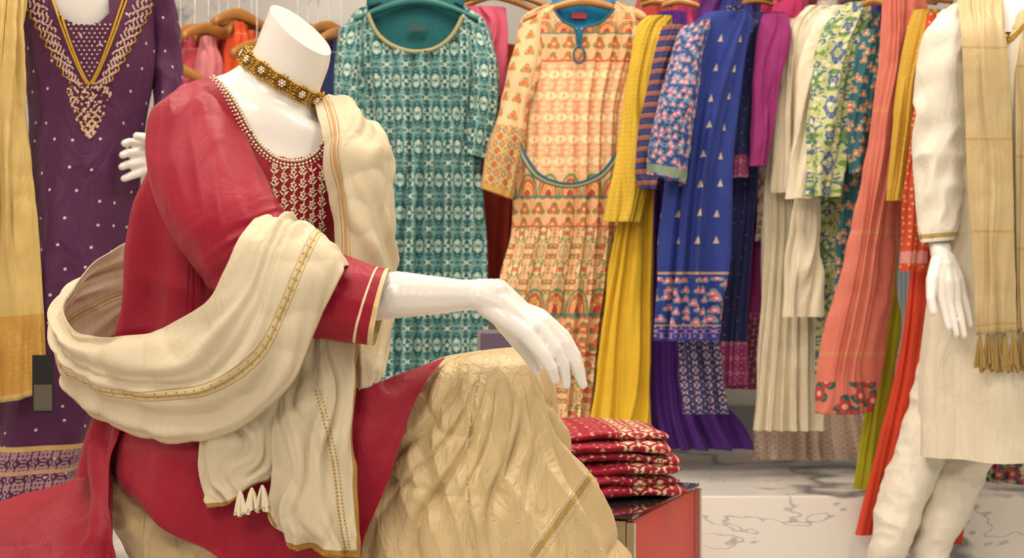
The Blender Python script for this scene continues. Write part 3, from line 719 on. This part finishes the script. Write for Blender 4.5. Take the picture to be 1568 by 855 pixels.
bl=sheet('tie_belt',[[(793,212,3.86),(800,222,3.86)],[(808,238,3.84),(800,245,3.84)],[(832,268,3.83),(826,277,3.83)],[(875,280,3.83),(875,289,3.83)],[(918,265,3.84),(924,273,3.84)],[(948,228,3.86),(955,236,3.86)]],M_belt,nu=8,nv=60)
garment('peach_printed_dress',M_pch,3.95,.04,[(2,858,942),(10,830,965),(22,804,988),(45,795,998),(100,798,985),(165,797,966),(230,795,960),(300,791,955),(360,785,950),(400,776,945),(440,768,940),(520,765,925),(600,770,915),(662,775,905)],n=12,a1=.018,seed=5,
 sleeves=[[(795,40,835,25,3.95,.04),(782,100,830,100,3.93,.042),(768,160,812,170,3.92,.042),(748,225,802,232,3.91,.04),(734,288,786,306,3.91,.035)],[(950,30,998,40,3.96,.04),(955,120,1000,120,3.96,.04),(945,220,985,230,3.96,.04)]],smat=M_pcs,
 cut=lambda u,v,q,s,t:q.y<3.95 and inpoly(u,v,NP),hang=(895,2,.17),extra=[tr2,tr3,bl,
 sheet('blue_dress_lining',[[(846,-5,3.975),(895,-5,3.975),(946,-5,3.975)],[(846,50,3.975),(895,50,3.975),(946,50,3.975)],[(860,105,3.97),(890,105,3.97),(930,105,3.97)]],fabric('blue_lining','0d7fb4'),nu=10,nv=10),
 box('garment_label',at(888,24,3.965),(.04,.002,.016),plain('label_red','b2222a'),bev=0)],seg=300,nv=220)
M_rust=fabric('rust_cloth','a83826'); M_pnk=fabric('pink_cloth','d8607c')
garment('rust_dress',M_rust,4.17,.035,[(70,745,792),(90,742,795),(200,742,790),(330,740,792),(428,738,795)],n=5,seed=7,hang=(775,-10,.12))
garment('pink_kurta',M_pnk,4.08,.03,[(12,700,772),(40,700,780),(90,705,776),(150,705,770)],n=4,seed=8,hang=(745,-8,.14))
M_yel=fabric('yellow_cloth','dcb636',[dict(t='dots',s=80,r=.16,rand=.2,c='e8d078',op=.7)],rough=.65)
M_yel2=fabric('yellow_plain','e6be34',rough=.65)
garment('yellow_kurta',M_yel,3.83,.022,[(25,990,1032),(45,975,1032),(120,963,1012),(200,955,1000),(280,944,990),(340,934,976)],n=4,a1=.010,seed=9,hang=(1012,0,.08))
garment('yellow_palazzo',M_yel2,3.885,.018,[(40,990,1020),(200,965,1000),(300,955,1002),(400,940,1000),(500,925,998),(600,913,997),(656,906,996)],n=7,a0=.004,a1=.016,seed=10,hang=(1006,10,.06))
M_str=fabric('navy_rust_stripe','2f3a70',[dict(t='vstripe',p=.030,w=.40,c='a05a44'),dict(t='vstripe',p=.030,w=.07,c='c8a878'),dict(t='vstripe',p=.010,w=.2,c='6a4a6a',op=.6)])
garment('striped_kurta',M_str,3.78,.025,[(40,1015,1060),(80,1003,1052),(140,990,1040),(200,978,1028),(260,975,1012),(290,984,1008)],n=3,a1=.010,seed=11,hang=(1042,10,.07))
M_blu=fabric('royal_blue_embroidered','263a8c',[dict(t='dots',tri=1,s=19,asp=.7,r=.13,rand=.12,c='c0b094',vr=(.1,.70)),
   dict(t='flowers',s=40,r=.34,rand=.7,c='cc6c94',c2='e8c8b8',leaf='5a9484',np=5,vr=(.76,.93)),dict(t='vband',a=.745,b=.752,c='b89a78'),dict(t='orn',tile=(.012,.012),s=150,th=.5,c='b888a8',vr=(.93,.99)),dict(t='vband',a=.93,b=.937,c='b89a78')])
M_blf=fabric('blue_floral_sleeve','30468a',[dict(t='flowers',s=50,r=.36,rand=.8,c='cc7498',c2='ecd0c0',leaf='5a9494',np=5),dict(t='orn',tile=(.02,.03),s=110,th=.6,c='7a94b8'),dict(t='vband',a=.88,b=.97,c='7f987f')])
garment('royal_blue_kurta',M_blu,3.71,.04,[(20,1085,1150),(40,1062,1152),(100,1050,1138),(200,1035,1124),(300,1022,1116),(400,1012,1112),(470,1008,1106),(522,1010,1100)],n=6,a1=.020,seed=12,
   sleeves=[[(1040,45,1090,30,3.68,.045),(1022,110,1075,110,3.66,.045),(1006,170,1066,180,3.65,.045),(994,230,1058,240,3.65,.04),(996,268,1050,282,3.65,.038)]],smat=M_blf,hang=(1115,-5,.08))
M_blp=fabric('indigo_print','2c3064',[dict(t='orn',tile=(.016,.02),s=130,th=.53,c='c0a8b8',d=2)])
garment('indigo_printed_trousers',M_blp,3.81,.015,[(10,1110,1140),(200,1075,1115),(480,1045,1100),(560,1044,1104),(634,1043,1120)],n=4,a1=.010,seed=13,hang=(1125,-4,.05))
M_vio=fabric('violet_cloth','57298a')
garment('violet_skirt',M_vio,3.98,.04,[(20,1010,1050),(250,1000,1060),(400,996,1060),(520,996,1080),(620,996,1110),(688,998,1150)],n=9,a0=.004,a1=.024,seed=14,hang=(1030,0,.07))
M_nav=fabric('navy_cloth','2a3064',[dict(t='vband',a=.88,b=1,c='98386f'),dict(t='orn',tile=(.01,.02),s=150,th=.55,c='c89aac',vr=(.88,1)),dict(t='dots',s=30,r=.05,c='9088a0')])
garment('navy_kurta',M_nav,3.775,.018,[(30,1135,1170),(60,1128,1168),(120,1120,1162),(200,1112,1152),(272,1106,1145)],n=3,a1=.008,seed=15,hang=(1155,0,.07))
garment('navy_long_kurta',M_nav,3.86,.02,[(20,1145,1180),(180,1118,1165),(300,1116,1160),(450,1108,1150),(590,1100,1146)],n=5,a1=.012,seed=16,hang=(1160,8,.06))
M_mag=fabric('magenta_cloth','98307a',[dict(t='vband',a=.82,b=1,c='7a2c56'),dict(t='orn',tile=(.012,.015),s=130,th=.52,c='cca490',vr=(.80,1))])
M_mag2=fabric('magenta_plain','962c74')
garment('magenta_long_kurta',M_mag,3.94,.025,[(20,1170,1205),(200,1155,1195),(300,1148,1188),(450,1135,1182),(596,1112,1170)],n=4,seed=17,hang=(1195,-6,.07))
garment('magenta_kurta',M_mag2,3.735,.016,[(22,1168,1204),(55,1158,1212),(110,1155,1198),(180,1150,1186),(255,1147,1174)],n=3,a1=.009,seed=57,hang=(1190,-6,.07))
M_lac=fabric('pale_lace','e2d0bc',[dict(t='orn',tile=(.012,.016),s=140,th=.54,c='b88890')])
garment('lace_hem_skirt',M_lac,4.02,.035,[(10,1240,1280),(300,1200,1290),(560,1165,1300),(640,1160,1320),(703,1158,1335)],n=14,a1=.014,seed=18,hang=(1260,0,.06))
M_crm=fabric('cream_cotton','f0e6cc',rough=.7,bump=.4)
M_crp=fabric('cream_pink_print','e6d4c0',[dict(t='flowers',s=40,r=.32,rand=.7,c='bc6488',c2='7a5a9c',leaf='8faa7a')])
garment('pink_print_kurta',M_crp,3.885,.015,[(30,1195,1240),(60,1184,1235),(150,1172,1212),(250,1165,1200),(370,1160,1180)],n=3,a1=.007,seed=19,hang=(1218,0,.07))
garment('cream_kurta',M_crm,3.77,.022,[(10,1235,1275),(40,1208,1268),(90,1196,1256),(160,1190,1240),(240,1186,1232),(296,1182,1222)],n=3,a1=.013,seed=20,hang=(1255,-8,.07))
garment('cream_pleated_palazzo',M_crm,3.83,.02,[(10,1235,1262),(240,1180,1262),(350,1174,1262),(450,1168,1260),(560,1162,1262),(660,1155,1268)],n=13,a0=.004,a1=.016,seed=21,hang=(1246,0,.05))
garment('cream_long_kurta',M_crm,3.67,.022,[(10,1270,1305),(40,1245,1300),(100,1226,1288),(180,1220,1272),(250,1218,1262),(305,1215,1250)],n=3,a1=.013,seed=22,hang=(1288,-8,.07))
garment('cream_trousers',M_crm,3.72,.016,[(10,1262,1285),(290,1222,1262),(380,1210,1260),(486,1204,1258)],n=3,a1=.010,seed=23,hang=(1274,0,.05))
M_grn=fabric('green_floral','c6cc94',[dict(t='orn',tile=(.05,.07),s=44,th=.52,c='6f9448',d=3,dist=1.5),dict(t='orn',tile=(.05,.07),s=60,th=.57,c='4a6498',seed=4,d=2),dict(t='flowers',s=30,r=.18,rand=.9,c='e8e0c4',c2='ccc060')])
garment('green_floral_kurta',M_grn,3.60,.025,[(5,1295,1335),(35,1268,1332),(80,1246,1318),(150,1238,1305),(230,1240,1296),(302,1242,1286)],n=3,a1=.014,seed=24,hang=(1318,-10,.07))
garment('green_floral_dress',M_grn,3.78,.015,[(20,1290,1330),(200,1262,1335),(320,1262,1328),(450,1258,1318),(580,1256,1300)],n=5,a1=.010,seed=25,hang=(1308,4,.06))
M_bp=fabric('indigo_purple','4a408c')
garment('indigo_kurta',M_bp,3.72,.02,[(-5,1325,1375),(30,1318,1368),(100,1305,1350),(200,1296,1335),(290,1294,1322)],n=3,a1=.01,seed=26,hang=(1345,-20,.06))
M_tf=fabric('teal_floral','2f6470',[dict(t='flowers',s=40,r=.30,rand=.9,c='c86a60',c2='e0cca0',leaf='8aa484')])
garment('teal_floral_kurta',M_tf,3.56,.015,[(45,1322,1352),(80,1312,1348),(150,1304,1338),(220,1302,1328),(266,1306,1322)],n=2,a1=.007,seed=27,hang=(1342,10,.05))
garment('teal_floral_dress',M_tf,3.64,.015,[(20,1330,1350),(250,1298,1325),(380,1285,1315),(520,1275,1300),(628,1262,1345)],n=3,a1=.008,seed=28,hang=(1340,6,.05))
M_cor=fabric('coral_chiffon','ea8a78',[dict(t='flowers',s=20,r=.40,rand=.7,c='c04a4c',c2='ecb8a4',leaf='2f7066',np=5,vr=(.87,1)),dict(t='vstripe',p=.3,w=.03,c='e0a070',op=.6)],rough=.6,trans=.2)
group('coral_dupatta',[sheet('chiffon',[[(1352,-20,3.5),(1372,-22,3.47),(1395,-20,3.46),(1425,-15,3.5)],[(1345,100,3.5),(1368,100,3.46),(1388,100,3.46),(1412,100,3.5)],[(1332,200,3.5),(1352,200,3.46),(1374,200,3.46),(1396,200,3.5)],[(1315,300,3.5),(1335,300,3.46),(1360,300,3.46),(1386,300,3.5)],[(1292,400,3.5),(1318,400,3.46),(1345,400,3.46),(1374,400,3.5)],[(1266,500,3.5),(1295,500,3.46),(1330,500,3.46),(1364,500,3.5)],[(1250,580,3.5),(1282,580,3.46),(1315,580,3.46),(1352,580,3.5)],[(1248,634,3.5),(1280,636,3.46),(1310,636,3.46),(1338,632,3.5)]],M_cor,nu=110,nv=160,fold=lenf(4,.009,14))]+hanger('hanger',1388,-24,3.5,.06))
M_mus=fabric('mustard_cloth','d0a63c',[dict(t='orn',tile=(.02,.03),s=70,th=.6,c='e8d490')])
garment('mustard_kurta',M_mus,3.41,.015,[(15,1402,1440),(50,1392,1432),(120,1378,1410),(200,1368,1402),(270,1364,1392),(308,1362,1388)],n=3,a1=.006,seed=29,hang=(1425,-8,.05))
M_olv=fabric('olive_cloth','b0ac20')
garment('olive_palazzo',M_olv,3.56,.015,[(20,1390,1420),(300,1366,1392),(420,1362,1392),(520,1350,1380),(640,1330,1362),(750,1313,1342)],n=3,a0=.003,a1=.008,seed=30,hang=(1405,6,.04))
M_or=fabric('orange_red_cloth','d0442a')
M_or2=fabric('orange_print_cloth','cc4c30',[dict(t='dots',s=60,r=.2,c='d8a068'),dict(t='vband',a=.9,b=.96,c='d89090')])
garment('orange_printed_kurta',M_or2,3.38,.01,[(20,1420,1450),(180,1400,1440),(260,1388,1430),(340,1380,1424),(416,1376,1420)],n=3,a1=.005,seed=31,hang=(1435,4,.04))
garment('pale_blue_kurta',fabric('pale_blue','9fb4c4'),3.52,.012,[(20,1400,1430),(380,1382,1410),(480,1380,1406),(560,1374,1398)],n=2,a1=.006,seed=32,hang=(1415,8,.04))
garment('orange_dupatta',M_or,3.45,.015,[(20,1425,1450),(380,1400,1430),(500,1388,1420),(600,1368,1412),(720,1340,1395),(820,1318,1370)],n=4,a0=.003,a1=.008,seed=33,hang=(1438,6,.04))
garment('orange_trousers',M_or,3.475,.015,[(20,1470,1500),(640,1420,1500),(740,1410,1492),(800,1400,1482),(835,1396,1478)],n=5,a1=.006,seed=34,hang=(1485,6,.04))
garment('floral_kurta',fabric('multi_floral','c4b49c',[dict(t='flowers',s=26,r=.4,rand=.7,c='b0486c',c2='d0a840',leaf='34665a')]),3.6,.03,[(20,1560,1600),(300,1530,1620),(600,1525,1620),(740,1520,1600)],n=5,seed=35,hang=(1580,6,.04))
k=0
for (u,c,y,w) in [(1050,'c84a5c',4.12,26),(1072,'d0407a',4.08,28),(1098,'6c3088',4.04,30),(1128,'2f409a',4.0,28),(1150,'2a2a60',4.05,30),(1185,'c03060',4.05,26),(1208,'d8407c',4.02,28),(1238,'b04470',4.06,26),(1275,'d8ccc0',3.95,26),(1310,'3c3c88',3.88,26),(1372,'d05068',3.66,22),(1000,'c8504c',4.12,30)]:
    k+=1
    garment('hanging_kurta' ,fabric('rail_cloth_%d'%k,c),y,.025,[(-25,u-10,u+14),(-8,u-w*.7,u+w*.7),(20,u-w,u+w*.8),(80,u-w*1.1,u+w*.7),(250,u-w,u+w*.7),(400,u-w,u+w*.8)] if u<1260 else [(-25,u-10,u+14),(-8,u-w*.7,u+w*.7),(20,u-w,u+w*.8),(60,u-w*1.1,u+w*.7),(130,u-w,u+w*.7)],n=3,a1=.010,seed=40+k,hang=(u,-30,.07),seg=80,nv=50)
def backg(u,v0,c,y,w,v1=330):
    global k; k+=1
    return garment('hanging_kurta',fabric('back_cloth_%d'%k,c,[dict(t='vband',a=.3,b=.32,c='d8b880',op=.5)]),y,.04,[(v0,u-8,u+10),(v0+14,u-w*.6,u+w*.6),(v0+36,u-w,u+w),(v0+90,u-w*1.1,u+w),(v1,u-w,u+w)],n=4,a1=.012,seed=60+k,hang=(u+2,v0-14,.11),seg=80,nv=60,hrot=.9,fat=1.5)
for (u,v,c,y,w) in [(275,64,'b83448',4.30,24),(297,60,'cc5064',4.24,22),(318,58,'d8848c',4.2,18),(334,62,'c04a58',4.3,16),(262,115,'4a1a30',4.1,16),(348,46,'c8402c',4.3,18),(365,36,'e0562a',4.22,20),(384,50,'d8603c',4.28,18),(392,84,'3a7a8c',4.18,14),(455,64,'8a3a3e',4.28,18),(470,58,'b8505c',4.33,18),(486,60,'4c2c70',4.25,16),(503,55,'68305a',4.2,18),(522,65,'243464',4.16,20)]:
    backg(u,v,c,y,w)
for (x0,y0,x1,y1,nm) in [(-2.4,4.25,-.3,4.22,'clothes_rail'),(-.62,4.05,.42,3.97,'clothes_rail'),(.3,4.1,1.35,3.42,'clothes_rail')]:
    parts=[curve_tube('rail',[(x0,y0,RZ-.012),(x1,y1,RZ-.012)],.011,M_chrome,bezier=False)]
    for t in (.03,.97):
        x=x0+(x1-x0)*t;y=y0+(y1-y0)*t
        parts.append(curve_tube('drop_rod',[(x,y,RZ-.012),(x,y,3.0)],.007,M_chrome,bezier=False))
    group(nm,parts)

# ================= DISPLAY BOX + FOLDED STACK =================
ang=math.atan2(.42,.177)
c0=Vector((.218,2.6,0)); d=Vector((.177,.42,0)).normalized(); e=Vector((-.42,.177,0)).normalized(); S=.455; top=.366
ctr_=c0+d*S/2+e*S/2
M_rb=plain('red_lacquer','c42412',rough=.35,coat=.15); M_bk=plain('black_glass','2a2a2e',rough=.06,coat=1)
bp_=[box('carcass',(ctr_.x,ctr_.y,top/2-.004),(S-.012,S-.012,top-.012),M_rb,rot=ang,bev=.003),
     box('glass_top',(ctr_.x,ctr_.y,top-.003),(S+.006,S+.006,.006),M_bk,rot=ang,bev=.001)]
for a_,b_ in((0,0),(S,0),(0,S),(S,S)):
    q=c0+d*a_+e*b_; bp_.append(box('corner_trim',(q.x,q.y,top/2-.005),(.014,.014,top-.012),M_chrome,rot=ang,bev=.001))
q=c0+e*S/2; bp_.append(box('mirror_panel',(q.x-d.x*.002,q.y-d.y*.002,top/2),(.004,S-.02,top-.02),M_chrome,rot=ang,bev=.0005))
group('red_display_box',bp_)
M_foldE=fabric('crimson_folded','a01034',[dict(t='orn',tile=(.022,.022),s=100,th=.50,c='e6d0ac',d=2,ur=(.50,.92)),dict(t='uband',a=.95,b=.965,c='d0b080'),dict(t='orn',tile=(.03,.03),s=120,th=.64,c='d8b090',ur=(.0,.5))],rough=.5,bump=.3)
def folded(c,w,dp,h,seed,rot,idx):
    vs=[];fs=[];nx,na=60,44
    zz=[0,.55,1.0]
    for L_ in range(2):
        b0=len(vs); z0=h*zz[L_]; z1=h*zz[L_+1]; hh=(z1-z0)
        for j in range(nx+1):
            x=-w/2+w*j/nx; e_=min(1,min(j,nx-j)/4+.35)
            sag=.005*math.sin(x*22+seed*2+L_)
            for a in range(na):
                t=2*math.pi*a/na; co=math.copysign(abs(math.cos(t))**.4,math.cos(t)); si=math.copysign(abs(math.sin(t))**.75,math.sin(t))
                y=dp/2*co*(1-.05*L_)+N3((x,L_,seed),(9,1,1),seed)*.016*(1 if co<0 else .3); z=hh*.58*si*e_
                nz=N3((x,y,z),(13,13,30),seed+L_)*.007
                vs.append(Vector((x*(1-.04*L_)+N3((y,z,0),(12,20,1),seed+L_)*.014,y+nz,z+nz*.8+z0+hh/2+sag*(.3+.5*L_))))
        for j in range(nx):
            for a in range(na): fs.append((b0+j*na+a,b0+j*na+(a+1)%na,b0+(j+1)*na+(a+1)%na,b0+(j+1)*na+a))
        fs.append(tuple(b0+q for q in range(na-1,-1,-1))); fs.append(tuple(b0+nx*na+a for a in range(na)))
    uv=[[(vs[q].x,vs[q].y+vs[q].z) for q in f] for f in fs]; un=[[((vs[q].x+w/2)/w,(vs[q].y+dp/2)/dp) for q in f] for f in fs]
    o=mkobj('folded_kurta_%d'%idx,vs,fs,uv,un,M_foldE); o.location=c; o.rotation_euler=(0,0,rot); return o
fp_=[]
for i in range(3):
    q=c0+d*.27+e*.15
    fp_.append(folded((q.x+.008*(i%2),q.y,top+.003+i*.044),.225,.29,.045,i*3+1,.34-.10*i,i+1))
group('folded_kurta_stack',fp_)
M_fr=plain('frame_silver','b8b8bc',rough=.25,metal=.8); M_sg=plain('sign_purple','6d5f78',rough=.4)
s1=at(786,542,3.0)
sp_=[box('frame',s1,(.15,.012,.10),M_fr,rot=.1,bev=.002),box('card',s1+Vector((0,-.007,0)),(.135,.004,.085),M_sg,rot=.1,bev=.0005),
    curve_tube('post',[(s1.x,s1.y,s1.z-.05),(s1.x,s1.y,.015)],.008,M_chrome,bezier=False),box('base',(s1.x,s1.y,.008),(.2,.2,.016),M_chrome,bev=.003)]
group('sign_stand',sp_)

# ================= ROOM =================
def room(name,c,s,m): return box(name,c,s,m,bev=0)
room('floor',(0,1.8,-.05),(6.4,6.2,.1),marble('floor_marble','cfcbc4','a09c96',rough=.15,scale=1.2,seed=5))
room('wall_back',(0,4.72,1.5),(6.4,.2,3.2),marble('wall_marble','b4b2b0','76787c',rough=.2,scale=1.4,seed=2.0,cloud='a4a3a2'))
room('wall_left',(-3.1,1.8,1.5),(.2,6.2,3.2),plain('wall_paint','d6d0c6',rough=.6))
room('wall_right',(3.1,1.8,1.5),(.2,6.2,3.2),plain('wall_paint_r','d6d0c6',rough=.6))
room('ceiling',(0,1.8,3.05),(6.4,6.2,.1),plain('ceiling_paint','e8e4de',rough=.7))
box('marble_bench',(0,4.04,.1335),(5.9,1.08,.265),marble('bench_marble','efede9','84868b',rough=.1,scale=1.3,th=.04,seed=4.1,cloud='e2e1df',st=2.0),bev=.004)
box('baseboard_back',(0,4.60,.33),(5.9,.03,.12),plain('grey_trim','75777e',rough=.3),bev=.003)
def em_mat(name,c,s):
    k_=NB(name); k_.b.inputs['Emission Color'].default_value=lin(c); k_.b.inputs['Emission Strength'].default_value=s; k_.b.inputs['Base Color'].default_value=(1,1,1,1); return k_.mat
ME=em_mat('light_panel_glow','fff0dc',3)
def area(x,y,z,sx,sy,p,rx=0,rz=0,c='fff0dc'):
    l=bpy.data.lights.new('ceiling_or_front_light','AREA'); l.shape='RECTANGLE'; l.size=sx; l.size_y=sy; l.energy=p; l.color=lin(c)[:3]
    o=bpy.data.objects.new('ceiling_or_front_light',l); o.location=(x,y,z); o.rotation_euler=(rx,0,rz); bpy.context.scene.collection.objects.link(o)
for (x,y,p) in [(-1.6,3.0,24),(0,3.0,27),(1.6,2.8,27),(-1.1,1.1,26),(1.1,1.1,21)]:
    box('ceiling_light_panel',(x,y,2.985),(.62,.62,.03),ME,bev=.002)
    area(x,y,2.96,.6,.6,p)
area(-.9,-.4,2.6,1.0,.8,30,rx=math.radians(42),rz=math.radians(-12))  # added front light from the camera side, not a ceiling fixture, no panel
w=bpy.data.worlds.new('store_ambient'); bpy.context.scene.world=w; w.use_nodes=True
w.node_tree.nodes['Background'].inputs[0].default_value=lin('fff2e0'); w.node_tree.nodes['Background'].inputs[1].default_value=.48
cam=bpy.data.cameras.new('camera'); cam.lens=50; cam.sensor_width=36; cam.dof.use_dof=True; cam.dof.focus_distance=2.05; cam.dof.aperture_fstop=8
co=bpy.data.objects.new('camera',cam); co.location=(0,0,CZ); co.rotation_euler=(math.pi/2,0,0); bpy.context.scene.collection.objects.link(co)
bpy.context.scene.camera=co
bpy.context.scene.view_settings.view_transform='Standard'
